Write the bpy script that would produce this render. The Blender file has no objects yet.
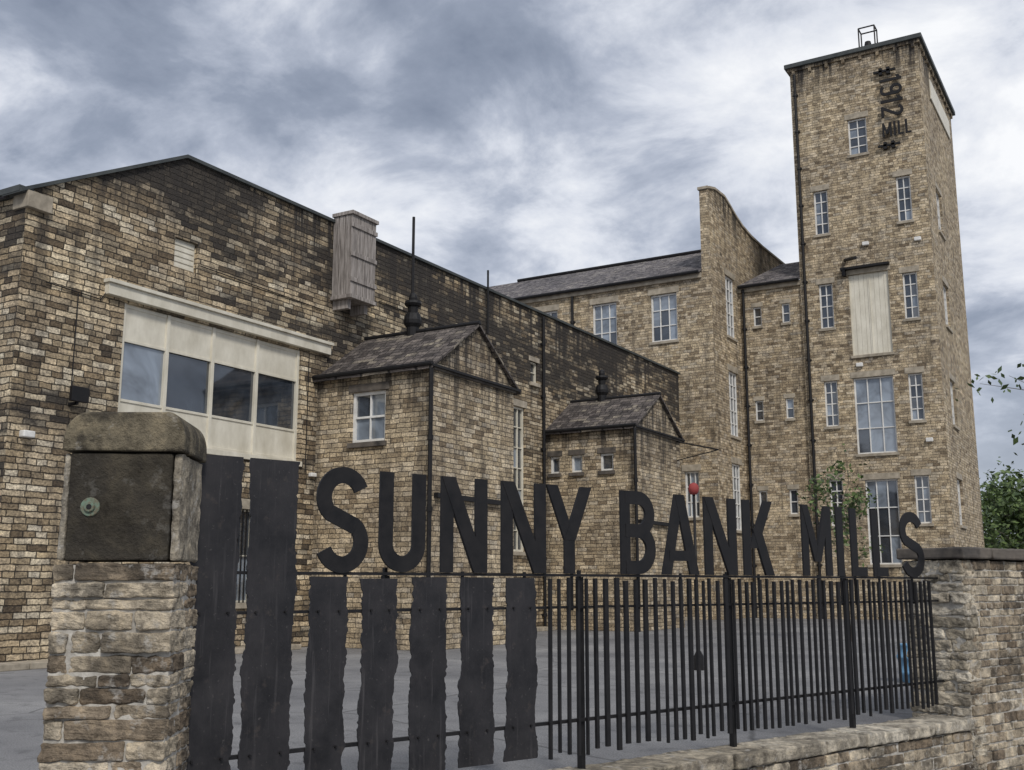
import bpy, math, random
from mathutils import Vector, Matrix, noise as mnoise
random.seed(7)
SC=bpy.context.scene
COL=SC.collection
# ------------------------------------------------------------------ helpers
class NB:
    def __init__(s,name,world=False):
        if world:
            s.m=bpy.data.worlds.new(name)
        else:
            s.m=bpy.data.materials.new(name)
        s.m.use_nodes=True
        s.nt=s.m.node_tree; s.nt.nodes.clear()
    def n(s,t,**k):
        nd=s.nt.nodes.new(t)
        for a,b in k.items(): setattr(nd,a,b)
        return nd
    def put(s,inp,v):
        if v is None: return
        if isinstance(v,bpy.types.NodeSocket): s.nt.links.new(v,inp)
        else: inp.default_value=v
    def m_(s,op,a,b=None,c=None,clamp=False):
        nd=s.n("ShaderNodeMath",operation=op); nd.use_clamp=clamp
        s.put(nd.inputs[0],a); s.put(nd.inputs[1],b); s.put(nd.inputs[2],c)
        return nd.outputs[0]
    def vec(s,x,y,z=0.0):
        nd=s.n("ShaderNodeCombineXYZ"); s.put(nd.inputs[0],x); s.put(nd.inputs[1],y); s.put(nd.inputs[2],z); return nd.outputs[0]
    def sep(s,v):
        nd=s.n("ShaderNodeSeparateXYZ"); s.put(nd.inputs[0],v); return nd.outputs
    def noise(s,v,scale,detail=4,rough=.55,dist=0.0):
        nd=s.n("ShaderNodeTexNoise"); s.put(nd.inputs["Vector"],v)
        nd.inputs["Scale"].default_value=scale; nd.inputs["Detail"].default_value=detail
        nd.inputs["Roughness"].default_value=rough; nd.inputs["Distortion"].default_value=dist
        return nd.outputs[0]
    def smooth(s,v,a,b,lo=0.0,hi=1.0):
        nd=s.n("ShaderNodeMapRange"); nd.interpolation_type='SMOOTHSTEP'
        s.put(nd.inputs[0],v); nd.inputs[1].default_value=a; nd.inputs[2].default_value=b
        nd.inputs[3].default_value=lo; nd.inputs[4].default_value=hi
        return nd.outputs[0]
    def mix(s,f,a,b,mode='MIX'):
        nd=s.n("ShaderNodeMix",data_type='RGBA',blend_type=mode)
        s.put(nd.inputs[0],f)
        for i,v in ((6,a),(7,b)):
            if isinstance(v,tuple) and len(v)==3: v=(*v,1)
            s.put(nd.inputs[i],v)
        return nd.outputs[2]
    def ramp(s,f,stops,interp='LINEAR'):
        nd=s.n("ShaderNodeValToRGB"); cr=nd.color_ramp; cr.interpolation=interp
        while len(cr.elements)<len(stops): cr.elements.new(.5)
        for e,(p,c) in zip(cr.elements,stops):
            e.position=p; e.color=(*c,1) if len(c)==3 else c
        s.put(nd.inputs[0],f); return nd.outputs[0]
    def finish(s,col,rough=.85,bump=None,bstr=.5,bdist=.02,metal=0.0,ior=1.5,spec=.5):
        b=s.n("ShaderNodeBsdfPrincipled"); o=s.n("ShaderNodeOutputMaterial")
        if isinstance(col,tuple) and len(col)==3: col=(*col,1)
        s.put(b.inputs["Base Color"],col); s.put(b.inputs["Roughness"],rough); s.put(b.inputs["Metallic"],metal)
        b.inputs["IOR"].default_value=ior; b.inputs["Specular IOR Level"].default_value=spec
        if bump is not None:
            bn=s.n("ShaderNodeBump"); bn.inputs["Strength"].default_value=bstr; bn.inputs["Distance"].default_value=bdist
            s.put(bn.inputs["Height"],bump); s.nt.links.new(bn.outputs[0],b.inputs["Normal"])
        s.nt.links.new(b.outputs[0],o.inputs[0])
        return s.m

def stone(name,w,h,stops,mortar,mw=.012,soot=None,seed=0.0,bstr=.7,streak=.3,celln=.2,top=None):
    """coursed stone: every block has its own length, tone and weathering. uv in metres"""
    N=NB(name); tc=N.n("ShaderNodeTexCoord"); uv=tc.outputs["UV"]
    wob=N.noise(uv,4.0,2)
    sx=N.sep(uv); u=sx[0]; v=sx[1]
    v2=N.m_('ADD',v,N.m_('MULTIPLY',N.m_('SUBTRACT',wob,.5),h*.45))
    rv=N.m_('DIVIDE',v2,h); row=N.m_('FLOOR',rv); fv=N.m_('FRACT',rv)
    wn=N.n("ShaderNodeTexWhiteNoise",noise_dimensions='1D'); N.put(wn.inputs["W"],N.m_('ADD',row,seed+.37))
    rr=wn.outputs[0]
    wr=N.m_('MULTIPLY',N.m_('ADD',N.m_('MULTIPLY',rr,.9),.55),w)
    uu=N.m_('ADD',N.m_('DIVIDE',N.m_('ADD',u,N.m_('MULTIPLY',N.m_('SUBTRACT',wob,.5),.05)),wr),N.m_('MULTIPLY',rr,37.0))
    col=N.m_('FLOOR',uu); fu=N.m_('FRACT',uu)
    wc=N.n("ShaderNodeTexWhiteNoise",noise_dimensions='2D'); N.put(wc.inputs["Vector"],N.vec(col,row)); cell=wc.outputs[0]
    wc2=N.n("ShaderNodeTexWhiteNoise",noise_dimensions='2D'); N.put(wc2.inputs["Vector"],N.vec(N.m_('ADD',col,91.3),row)); cell2=wc2.outputs[0]
    du=N.m_('MULTIPLY',N.m_('MINIMUM',fu,N.m_('SUBTRACT',1.0,fu)),wr)
    dv=N.m_('MULTIPLY',N.m_('MINIMUM',fv,N.m_('SUBTRACT',1.0,fv)),h)
    d=N.m_('MINIMUM',du,dv)
    fine=N.noise(uv,20.0,3,.7); med=N.noise(uv,3.5,3,.65); big=N.noise(uv,.35,2,.5)
    d=N.m_('ADD',d,N.m_('MULTIPLY',N.m_('SUBTRACT',fine,.5),.014))
    mort=N.smooth(d,mw*.3,mw*1.1,1.0,0.0)
    c=N.ramp(cell,stops)
    c=N.mix(1.0,c,N.ramp(fine,[(.30,(.40,.40,.40)),(.70,(1.5,1.48,1.42))]),'MULTIPLY')
    c=N.mix(1.0,c,N.ramp(med,[(.3,(.52,.52,.54)),(.7,(1.36,1.33,1.26))]),'MULTIPLY')
    c=N.mix(1.0,c,N.ramp(big,[(.3,(.78,.77,.78)),(.7,(1.15,1.13,1.09))]),'MULTIPLY')
    c=N.mix(N.m_('MULTIPLY',mort,.9),c,N.mix(med,tuple(k*.4 for k in mortar),tuple(k*1.3 for k in mortar)))
    if soot:
        am,k,z0,z1,hg,su,sv=soot
        mp=N.vec(N.m_('MULTIPLY',u,su),N.m_('MULTIPLY',v,sv),seed)
        ns=N.noise(mp,1.0,5,.66,.5)
        x=N.m_('ADD',ns,N.m_('MULTIPLY',N.m_('SUBTRACT',cell2,.5),celln))
        x=N.m_('ADD',x,N.m_('MULTIPLY',N.m_('SUBTRACT',med,.5),.3))
        x=N.m_('ADD',x,N.smooth(v,z0,z1,0.0,hg))
        x=N.m_('MULTIPLY',N.m_('SUBTRACT',x,1.0-am),k,clamp=True)
        sc=N.mix(fine,(.008,.008,.009),(.075,.066,.058))
        c=N.mix(N.m_('MULTIPLY',x,.95),c,sc)
    st=N.noise(N.vec(N.m_('MULTIPLY',u,2.6),N.m_('MULTIPLY',v,.14),seed+3),1.0,3,.65)
    sf=N.smooth(st,.48,.70,0.0,streak)
    if top:
        # run-off grime plus eaves shade painted into the colour close under the coping
        sf=N.m_('ADD',sf,N.m_('MULTIPLY',N.smooth(v,top-2.2,top,0.0,.75),N.smooth(st,.38,.6,0.0,1.0)),clamp=True)
    c=N.mix(sf,c,(.045,.040,.036))
    hgt=N.m_('ADD',N.m_('MULTIPLY',N.m_('SUBTRACT',1.0,mort),.9),N.m_('ADD',N.m_('MULTIPLY',cell2,.6),N.m_('MULTIPLY',fine,.8)))
    return N.finish(c,.9,hgt,bstr,.03,spec=.25)

def plain(name,c1,c2,scale=6.0,rough=.7,metal=0.0,bump=.2,bd=.01,obj=True,spec=.5,stretch=None,lo=.3,hi=.7):
    N=NB(name); tc=N.n("ShaderNodeTexCoord"); co=tc.outputs["Object"]
    if stretch:
        s=N.sep(co); co=N.vec(N.m_('MULTIPLY',s[0],stretch[0]),N.m_('MULTIPLY',s[1],stretch[1]),N.m_('MULTIPLY',s[2],stretch[2]))
    f=N.noise(co,scale,4,.65)
    c=N.ramp(f,[(lo,c1),(hi,c2)])
    r=N.smooth(f,.3,.7,max(rough-.12,.03),min(rough+.12,1))
    return N.finish(c,r,f if bump else None,bump,bd,metal,spec=spec)

class MB:
    def __init__(s): s.v=[];s.f=[];s.uv=[];s.mi=[]
    def face(s,pts,uv=None,mi=0):
        i=len(s.v); s.v+= [tuple(p) for p in pts]; s.f.append(tuple(range(i,i+len(pts))))
        s.uv.append(uv or [(0,0)]*len(pts)); s.mi.append(mi)
    def hexa(s,P,mi=0,uvs=None):
        for q in ((3,2,1,0),(4,5,6,7),(0,1,5,4),(1,2,6,5),(2,3,7,6),(3,0,4,7)):
            pts=[P[k] for k in q]
            if uvs: uv=[uvs[k] for k in q]
            else:
                a=Vector(pts[1])-Vector(pts[0]); b=Vector(pts[3])-Vector(pts[0]); n=a.cross(b)
                ax=max(range(3),key=lambda t:abs(n[t]))
                if ax==2: uv=[(p[0],p[1]) for p in pts]
                elif ax==0: uv=[(p[1],p[2]) for p in pts]
                else: uv=[(p[0],p[2]) for p in pts]
            s.face(pts,uv,mi)
    def shared(s,v,f,mi=0):
        i=len(s.v); s.v+=[tuple(p) for p in v]
        for q in f:
            s.f.append(tuple(i+k for k in q)); s.uv.append([(v[k][0],v[k][2]) for k in q]); s.mi.append(mi)
    def cyl(s,a,b,r0,r1=None,seg=10,mi=0,cap=True):
        r1=r0 if r1 is None else r1
        a=Vector(a); b=Vector(b); d=(b-a).normalized()
        t=Vector((0,0,1)) if abs(d.z)<.9 else Vector((1,0,0))
        x=d.cross(t).normalized(); y=d.cross(x)
        v=[];f=[]
        for k in range(seg):
            an=2*math.pi*k/seg; o=x*math.cos(an)+y*math.sin(an)
            v.append(a+o*r0)
        for k in range(seg):
            an=2*math.pi*k/seg; o=x*math.cos(an)+y*math.sin(an)
            v.append(b+o*r1)
        for k in range(seg):
            k2=(k+1)%seg; f.append((k,k2,seg+k2,seg+k))
        if cap: f.append(tuple(range(seg-1,-1,-1))); f.append(tuple(range(seg,2*seg)))
        s.shared(v,f,mi)
    def lathe(s,c,prof,seg=14,mi=0):
        v=[];f=[]
        for r,z in prof:
            for k in range(seg):
                an=2*math.pi*k/seg; v.append((c[0]+r*math.cos(an),c[1]+r*math.sin(an),c[2]+z))
        for i in range(len(prof)-1):
            for k in range(seg):
                k2=(k+1)%seg; f.append((i*seg+k,i*seg+k2,(i+1)*seg+k2,(i+1)*seg+k))
        s.shared(v,f,mi)
    def build(s,name,mats,parent=None,bevel=0,smooth=False,mw=None):
        me=bpy.data.meshes.new(name); me.from_pydata(s.v,[],s.f); me.update()
        ul=me.uv_layers.new(name="UVMap")
        for p,uv in zip(me.polygons,s.uv):
            for j,li in enumerate(p.loop_indices): ul.data[li].uv=uv[j]
        for m in (mats if isinstance(mats,(list,tuple)) else [mats]): me.materials.append(m)
        for p,mi in zip(me.polygons,s.mi): p.material_index=mi; p.use_smooth=smooth
        ob=bpy.data.objects.new(name,me); COL.objects.link(ob)
        if parent: ob.parent=parent
        if bevel:
            import bmesh
            bm=bmesh.new(); bm.from_mesh(me); bmesh.ops.remove_doubles(bm,verts=bm.verts,dist=.0002)
            bmesh.ops.recalc_face_normals(bm,faces=bm.faces); bm.to_mesh(me); bm.free()
            b=ob.modifiers.new("bevel","BEVEL"); b.width=bevel; b.segments=2; b.limit_method='ANGLE'
        return ob
def empty(name,loc=(0,0,0)):
    e=bpy.data.objects.new(name,None); COL.objects.link(e); e.location=loc; e.empty_display_size=.3; return e

class Fr:
    def __init__(s,o,u,n): s.o=Vector(o); s.u=Vector(u).normalized(); s.n=Vector(n).normalized()
    def p(s,u,o,z): return s.o+s.u*u+s.n*o+Vector((0,0,z))
    def box(s,mb,u0,u1,o0,o1,z0,z1,mi=0):
        P=[s.p(u0,o0,z0),s.p(u1,o0,z0),s.p(u1,o1,z0),s.p(u0,o1,z0),s.p(u0,o0,z1),s.p(u1,o0,z1),s.p(u1,o1,z1),s.p(u0,o1,z1)]
        C=[(u0,o0,z0),(u1,o0,z0),(u1,o1,z0),(u0,o1,z0),(u0,o0,z1),(u1,o0,z1),(u1,o1,z1),(u0,o1,z1)]
        for q,m in (((3,2,1,0),2),((4,5,6,7),2),((0,1,5,4),1),((1,2,6,5),0),((2,3,7,6),1),((3,0,4,7),0)):
            if m==2: uv=[(C[k][0],C[k][1]) for k in q]
            elif m==1: uv=[(C[k][0],C[k][2]) for k in q]
            else: uv=[(C[k][1],C[k][2]) for k in q]
            s_=[P[k] for k in q]; mb.face(s_,uv,mi)
def wall(mb,fr,prof,zb,holes=(),depth=.18,mi=0,off=0.0):
    for (ua,za),(ub,zt) in zip(prof,prof[1:]):
        if abs(ub-ua)<1e-6: continue
        us={ua,ub}; zs={zb}
        for h in holes:
            for x in h[:2]:
                if ua<x<ub: us.add(x)
            zs.add(h[2]); zs.add(h[3])
        zs=sorted(zs)
        for z in zs:
            if (za-z)*(zt-z)<0: us.add(ua+(z-za)/(zt-za)*(ub-ua))
        us=sorted(us); top=lambda x: za+(x-ua)/(ub-ua)*(zt-za)
        zs2=zs+[1e9]
        for x0,x1 in zip(us,us[1:]):
            t0,t1=top(x0),top(x1); xm=(x0+x1)/2
            for z0,z1 in zip(zs2,zs2[1:]):
                if z1<1e8:
                    zm=(z0+z1)/2
                    if any(h[0]<xm<h[1] and h[2]<zm<h[3] for h in holes): continue
                a=min(z1,t0); b=min(z1,t1)
                a=max(a,z0); b=max(b,z0)
                if a-z0<1e-5 and b-z0<1e-5: continue
                mb.face([fr.p(x0,off,z0),fr.p(x1,off,z0),fr.p(x1,off,b),fr.p(x0,off,a)],[(x0,z0),(x1,z0),(x1,b),(x0,a)],mi)
    for h in holes:
        u0,u1,z0,z1=h[:4]; d=off-depth
        mb.face([fr.p(u0,off,z0),fr.p(u0,d,z0),fr.p(u0,d,z1),fr.p(u0,off,z1)],[(u0,z0),(u0-depth,z0),(u0-depth,z1),(u0,z1)],mi)
        mb.face([fr.p(u1,off,z0),fr.p(u1,d,z0),fr.p(u1,d,z1),fr.p(u1,off,z1)],[(u1,z0),(u1+depth,z0),(u1+depth,z1),(u1,z1)],mi)
        mb.face([fr.p(u0,off,z0),fr.p(u1,off,z0),fr.p(u1,d,z0),fr.p(u0,d,z0)],[(u0,z0),(u1,z0),(u1,z0-depth),(u0,z0-depth)],mi)
        mb.face([fr.p(u0,off,z1),fr.p(u1,off,z1),fr.p(u1,d,z1),fr.p(u0,d,z1)],[(u0,z1),(u1,z1),(u1,z1+depth),(u0,z1+depth)],mi)
def window(mf,mg,fr,u0,u1,z0,z1,cols=2,rows=3,depth=.14,fw=.06,bar=.03,mi=0,gi=0,open_row=None):
    d0=-depth
    for c in range(cols):
        for r in range(rows):
            a=u0+(u1-u0)*c/cols; b=u0+(u1-u0)*(c+1)/cols; p=z0+(z1-z0)*r/rows; q=z0+(z1-z0)*(r+1)/rows
            j=[random.uniform(-.006,.006) for _ in range(3)]; j.append(j[0]+j[2]-j[1])
            g=gi if random.random()<.8 else 1-gi
            mg.face([fr.p(a,d0-.02+j[0],p),fr.p(b,d0-.02+j[1],p),fr.p(b,d0-.02+j[2],q),fr.p(a,d0-.02+j[3],q)],[(a,p),(b,p),(b,q),(a,q)],g)
    o0,o1=d0-.03,d0+.05
    fr.box(mf,u0,u0+fw,o0,o1,z0,z1,mi); fr.box(mf,u1-fw,u1,o0,o1,z0,z1,mi)
    fr.box(mf,u0+fw,u1-fw,o0,o1-.002,z0,z0+fw,mi); fr.box(mf,u0+fw,u1-fw,o0,o1-.002,z1-fw,z1,mi)
    for c in range(1,cols):
        x=u0+(u1-u0)*c/cols; fr.box(mf,x-bar/2,x+bar/2,o0,o1-.012,z0+fw,z1-fw,mi)
    for r in range(1,rows):
        z=z0+(z1-z0)*r/rows; bb=bar*(1.8 if r==open_row else 1)
        fr.box(mf,u0+fw,u1-fw,o0,o1-(.006 if r==open_row else .018),z-bb/2,z+bb/2,mi)
def lintel(mt,fr,u0,u1,z0,z1,sill=True,head=True,mi=0,ext=.12,hh=.24,pr=.025):
    if head: fr.box(mt,u0-ext,u1+ext,-.1,pr,z1+.003,z1+hh,mi)
    if sill: fr.box(mt,u0-ext*.6,u1+ext*.6,-.12,pr+.06,z0-.13,z0-.002,mi)
def strip(mb,fr,prof,th,o0,o1,mi=0,dz=.003):
    for (ua,za),(ub,zb_) in zip(prof,prof[1:]):
        if abs(ub-ua)<1e-6: continue
        P=[fr.p(ua,o0,za+dz),fr.p(ub,o0,zb_+dz),fr.p(ub,o1,zb_+dz),fr.p(ua,o1,za+dz)]
        Q=[p+Vector((0,0,th)) for p in P]
        mb.hexa(P+Q,mi)
def slab(mb,pts,th,uv,mi=0):
    lo=[Vector(p)-Vector((0,0,th)) for p in pts]
    mb.face(pts,uv,mi); mb.face(lo[::-1],uv[::-1],mi)
    for i in range(4):
        j=(i+1)%4; mb.face([lo[i],lo[j],pts[j],pts[i]],[(0,0),(1,0),(1,.1),(0,.1)],mi)

# ------------------------------------------------------------------ materials
TAN=[(0,(.22,.175,.125)),(.12,(.36,.295,.21)),(.4,(.48,.405,.295)),(.7,(.56,.475,.355)),(.9,(.64,.56,.44)),(1,(.42,.38,.32))]
SHED=[(0,(.12,.095,.07)),(.12,(.28,.22,.15)),(.35,(.48,.395,.275)),(.65,(.61,.51,.37)),(.88,(.70,.615,.47)),(1,(.74,.68,.56))]
M_shed=stone("sooty_coursed_stone",.40,.125,SHED,(.05,.043,.036),.015,soot=(.50,6.0,6.8,10.8,.16,.13,.50),seed=4.0,streak=.6,bstr=.9,celln=.17,top=11.1)
M_tan=stone("coursed_stone",.32,.125,TAN,(.13,.11,.085),.011,soot=(.31,3.5,0,30,.03,.12,.2),seed=11.0,streak=.4,celln=.12,top=26.6)
M_mill=stone("mill_stone",.32,.125,TAN,(.12,.10,.08),.011,soot=(.34,4,10,20,.07,.2,.25),seed=23.0,streak=.45,celln=.12,top=20.2)
M_out=stone("outbuilding_stone",.34,.12,TAN,(.09,.075,.06),.012,soot=(.39,5,4,8,.07,.35,.5),seed=31.0,streak=.5,celln=.16,top=7.3)
M_slate=stone("roof_slates",.30,.2,[(0,(.11,.105,.115)),(.4,(.18,.172,.19)),(.8,(.25,.24,.255)),(1,(.31,.295,.29))],(.035,.035,.04),.012,seed=7.0,bstr=1.0,streak=.3)
M_slated=stone("mossy_roof_slates",.30,.2,[(0,(.07,.062,.062)),(.4,(.13,.118,.118)),(.8,(.20,.18,.175)),(1,(.28,.255,.22))],(.02,.02,.022),.014,seed=9.0,bstr=1.0,streak=.4)
M_trim=plain("dressed_stone",(.22,.19,.145),(.48,.42,.33),3.0,.85,bump=.4)
M_trimd=plain("sooty_dressed_stone",(.03,.027,.025),(.17,.145,.12),2.5,.85,bump=.4)
M_cream=plain("cream_paint",(.55,.51,.41),(.76,.72,.61),2.5,.5,bump=.08,stretch=(1,1,.5))
M_white=plain("white_window_paint",(.60,.59,.56),(.82,.81,.78),4.0,.5,bump=.05)
M_black=plain("black_painted_metal",(.006,.006,.007),(.018,.017,.018),8.0,.6,bump=.15,bd=.004,spec=.3)
M_lead=plain("lead_flashing",(.025,.03,.031),(.07,.078,.076),2.0,.6,bump=.2)
M_wood=plain("weathered_boards",(.10,.085,.075),(.44,.40,.37),3.0,.85,bump=.6,stretch=(6,6,.5))
def glassmat(name,base,k):
    N=NB(name); tc=N.n("ShaderNodeTexCoord"); uv=tc.outputs["UV"]
    f=N.noise(uv,.9,3,.6,.8); c=N.ramp(f,[(.35,base),(.65,tuple(x*k for x in base))])
    return N.finish(c,.05,N.noise(uv,1.3,1),.12,.02,ior=1.9,spec=.7)
M_glass=glassmat("dark_window_glass",(.018,.022,.028),3.0)
M_glassl=glassmat("window_glass_with_blind",(.12,.14,.165),2.4)
def fence_metal():
    N=NB("dark_steel_plate"); tc=N.n("ShaderNodeTexCoord"); co=tc.outputs["Object"]
    s=N.sep(co)
    f=N.noise(co,3.0,5,.7); g=N.noise(N.vec(N.m_('MULTIPLY',s[0],30),N.m_('MULTIPLY',s[1],30),N.m_('MULTIPLY',s[2],1.5)),1.0,3,.6)
    c=N.ramp(f,[(.3,(.012,.012,.014)),(.7,(.036,.034,.037))])
    c=N.mix(N.smooth(g,.56,.78,0,.6),c,(.085,.08,.082))
    c=N.mix(N.smooth(N.noise(co,9,4,.7),.58,.72,0,.5),c,(.07,.058,.052))
    c=N.mix(N.smooth(N.noise(co,40,3),.66,.72,0,.35),c,(.13,.12,.115))
    return N.finish(c,N.smooth(f,.3,.7,.42,.66),N.m_('ADD',f,g),.3,.01,metal=.15,spec=.4)
M_plate=fence_metal()
def asphalt():
    N=NB("yard_asphalt"); tc=N.n("ShaderNodeTexCoord"); co=tc.outputs["Object"]
    a=N.noise(co,60,3,.7); b=N.noise(co,.35,4,.6); c_=N.noise(co,3,4,.65,.5)
    c=N.ramp(b,[(.3,(.14,.14,.145)),(.5,(.20,.198,.20)),(.7,(.29,.285,.28))])
    c=N.mix(1.0,c,N.ramp(a,[(.3,(.5,.5,.5)),(.7,(1.5,1.5,1.5))]),'MULTIPLY')
    c=N.mix(N.smooth(c_,.52,.68,0,.5),c,(.075,.075,.078))
    v=N.n("ShaderNodeTexVoronoi",feature='DISTANCE_TO_EDGE'); v.inputs["Scale"].default_value=.17
    nz=N.n("ShaderNodeTexNoise"); N.put(nz.inputs["Vector"],co); nz.inputs["Scale"].default_value=.9
    N.put(v.inputs["Vector"],N.mix(.35,co,nz.outputs[1],'ADD'))
    c=N.mix(N.smooth(v.outputs[0],.0,.006,.6,0),c,(.04,.04,.04))
    return N.finish(c,.85,a,.4,.01)
M_asph=asphalt()
M_leaf=plain("leaves",(.05,.085,.02),(.14,.20,.06),1.2,.6,bump=0)
M_leafd=plain("dark_leaves",(.025,.045,.015),(.07,.11,.035),.6,.6,bump=0)
M_bark=plain("bark",(.06,.045,.035),(.18,.15,.12),6,.9,bump=.6,stretch=(4,4,.6))
def blockmat(name,stops,mos=.3,sc=9.0,lich=.5):
    N=NB(name); tc=N.n("ShaderNodeTexCoord"); co=tc.outputs["Object"]
    g=N.n("ShaderNodeNewGeometry"); r=g.outputs["Random Per Island"]
    c=N.ramp(r,stops); f=N.noise(co,sc,6,.75); m=N.noise(co,2.6,5,.7,.5); q=N.noise(co,60,3,.7)
    c=N.mix(1.0,c,N.ramp(f,[(.30,(.30,.29,.28)),(.5,(.95,.95,.95)),(.70,(1.65,1.6,1.5))]),'MULTIPLY')
    c=N.mix(N.smooth(m,.46,.60,0,mos),c,(.032,.029,.026))
    c=N.mix(N.smooth(N.noise(co,5.5,4,.75),.56,.66,0,lich),c,(.50,.48,.44))
    h=N.m_('ADD',f,N.m_('MULTIPLY',q,.4))
    return N.finish(c,.92,h,1.0,.03,spec=.2)
M_block=blockmat("gritstone_blocks",[(0,(.18,.14,.10)),(.3,(.32,.26,.19)),(.6,(.46,.39,.29)),(1,(.58,.51,.40))],.65)
M_blockl=blockmat("pale_gritstone_blocks",[(0,(.26,.23,.18)),(.4,(.42,.37,.29)),(1,(.58,.53,.44))],.5)
M_slabd=blockmat("blackened_slab",[(0,(.055,.048,.036)),(1,(.075,.065,.05))],.5,4.0,.10)
M_cap=blockmat("mossy_cap_stone",[(0,(.17,.145,.10)),(1,(.19,.165,.12))],.7,6.0,.25)
M_mort=plain("lime_mortar",(.26,.24,.21),(.58,.55,.49),12,.95,bump=.8,bd=.02)
# ------------------------------------------------------------------ stone shed (left)
def P_x(x): return Fr((x,0,0),(0,1,0),(1,0,0))
def P_y(y): return Fr((0,y,0),(1,0,0),(0,-1,0))
shed=empty("stone_mill_shed",(-18.3,29,0))
def par(ob,e):
    ob.parent=e; ob.matrix_parent_inverse=Matrix.Translation(-Vector(e.location)); return ob
W=P_x(-18.3); prof=[(12.46,9.08),(16.33,11.1),(46.25,11.1)]
holes=[(14.93,20.46,4.55,7.38),(16.18,16.86,8.5,9.2),(30.85,31.95,2.6,7.5),(32.35,32.85,8.5,9.25),(18.35,19.1,1.1,3.25),(26.6,27.3,1.4,4.3)]
mb=MB(); wall(mb,W,prof,-.5,holes,.2)
W2=P_y(12.46); wall(mb,W2,[(-60,9.0),(-18.3,9.0)],-.5,[(-22.6,-21.4,4.0,6.6)],.2)
par(mb.build("walls",M_shed),shed)
mf=MB(); mg=MB(); mt=MB()
gx=[14.93,16.18,17.53,18.97,20.46]
for i,(a,b) in enumerate(zip(gx,gx[1:])):
    W.box(mf,a,b,-.12,-.075,6.62,7.38); W.box(mf,a,b,-.12,-.075,4.55,5.28)
    W.box(mf,a+.05,b-.05,-.075,-.05,5.28,5.34); W.box(mf,a+.05,b-.05,-.075,-.05,6.56,6.62)
    W.box(mf,a+.05,b-.05,-.075,-.055,7.30,7.38); W.box(mf,a+.05,b-.05,-.075,-.055,4.55,4.62)
    mg.face([W.p(a,-.11,5.28),W.p(b,-.115+.01*(i%2),5.28),W.p(b,-.105,6.62),W.p(a,-.10-.01*(i%2),6.62)],[(a,5.28),(b,5.28),(b,6.62),(a,6.62)],1 if i==0 else 0)
for i,a in enumerate(gx):
    if 0<i<4: W.box(mf,a-.045,a+.045,-.12,-.03,4.55,7.38)
    else: W.box(mf,(a if i==0 else a-.08),(a+.08 if i==0 else a),-.12,-.03,4.55,7.38)
W.box(mf,14.4,21.48,-.02,.14,7.44,7.68); W.box(mf,14.36,21.52,-.02,.20,7.683,7.76)
W.box(mf,14.8,20.6,-.1,.06,4.42,4.546)
W.box(mf,16.18,16.86,-.16,-.10,8.5,9.2); 
for k in range(5): W.box(mf,16.22,16.82,-.1,-.08,8.54+k*.13,8.62+k*.13)
window(mf,mg,W,30.85,31.95,2.6,7.5,3,7,.12,.07,.035); lintel(mt,W,30.85,31.95,2.6,7.5)
window(mf,mg,W,32.35,32.85,8.5,9.25,1,2,.12,.05,.03,gi=1); lintel(mt,W,32.35,32.85,8.5,9.25,hh=.18)
window(mf,mg,W,26.6,27.3,1.4,4.3,2,5,.12,.05,.03); lintel(mt,W,26.6,27.3,1.4,4.3)
window(mf,mg,W,18.35,19.1,1.1,3.25,1,2,.14,.05,.03); lintel(mt,W,18.35,19.1,1.1,3.25)
window(mf,mg,W2,-22.6,-21.4,4.0,6.6,2,3); lintel(mt,W2,-22.6,-21.4,4.0,6.6)
par(mf.build("window_frames",M_cream,bevel=.006),shed); par(mg.build("window_glass",[M_glass,M_glassl]),shed)
W.box(mt,12.40,12.95,-.35,.12,8.72,9.05); par(mt.build("stone_dressings",M_trim,bevel=.01),shed)
mc=MB(); strip(mc,W,[(12.25,8.97),(16.33,11.1),(46.3,11.1)],.08,-.5,.09)
W2.box(mc,-60,-18.25,-.1,.22,9.0,9.12)
par(mc.build("coping",M_lead),shed)
mr=MB()
slab(mr,[(-60,12.3,9.05),(-18.75,12.3,9.05),(-18.75,16.33,11.1),(-60,16.33,11.1)],.1,[(0,0),(41,0),(41,4.6),(0,4.6)])
slab(mr,[(-60,16.34,11.1),(-18.75,16.34,11.1),(-18.75,46.25,11.1),(-60,46.25,11.1)],.1,[(0,0),(41,0),(41,30),(0,30)])
par(mr.build("roof",M_slate),shed)
mw_=MB(); wall(mw_,Fr((0,46.25,0),(1,0,0),(0,1,0)),[(-60,11.1),(-18.3,11.1)],-.5); par(mw_.build("end_wall",M_shed),shed)
mp=MB()
def pipe(fr,u,z0,z1,r=.055,o=.09,mp=mp,br=True):
    mp.cyl(fr.p(u,o,z0),fr.p(u,o,z1),r,seg=8)
    if br:
        z=z0+.5
        while z<z1: fr.box(mp,u-r*1.7,u+r*1.7,.0,o,z-.03,z+.03); mp.cyl(fr.p(u,o,z-.06),fr.p(u,o,z+.06),r*1.35,seg=8); z+=1.9
pipe(W,33.15,0,11.0); 
pipe(W,29.3,9.6,11.75,.035,.12,br=False)
for k in range(5): W.box(mp,18.45+k*.13,18.475+k*.13,-.06,-.035,1.1,3.25)
for a,b in (((13.0,7.35),(14.3,7.3)),((14.3,7.3),(14.5,7.6)),((16.9,8.7),(21.2,8.62)),((23.6,9.4),(30,9.35)),((20.75,4.3),(20.75,7.3)),((13.75,5.3),(13.75,7.3))):
    mp.cyl(W.p(a[0],.03,a[1]),W.p(b[0],.03,b[1]),.012,seg=6)
par(mp.build("pipes_and_cables",M_black),shed)
mh=MB(); 
u0,u1,z0,z1=21.55,22.6,8.95,11.25
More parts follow.
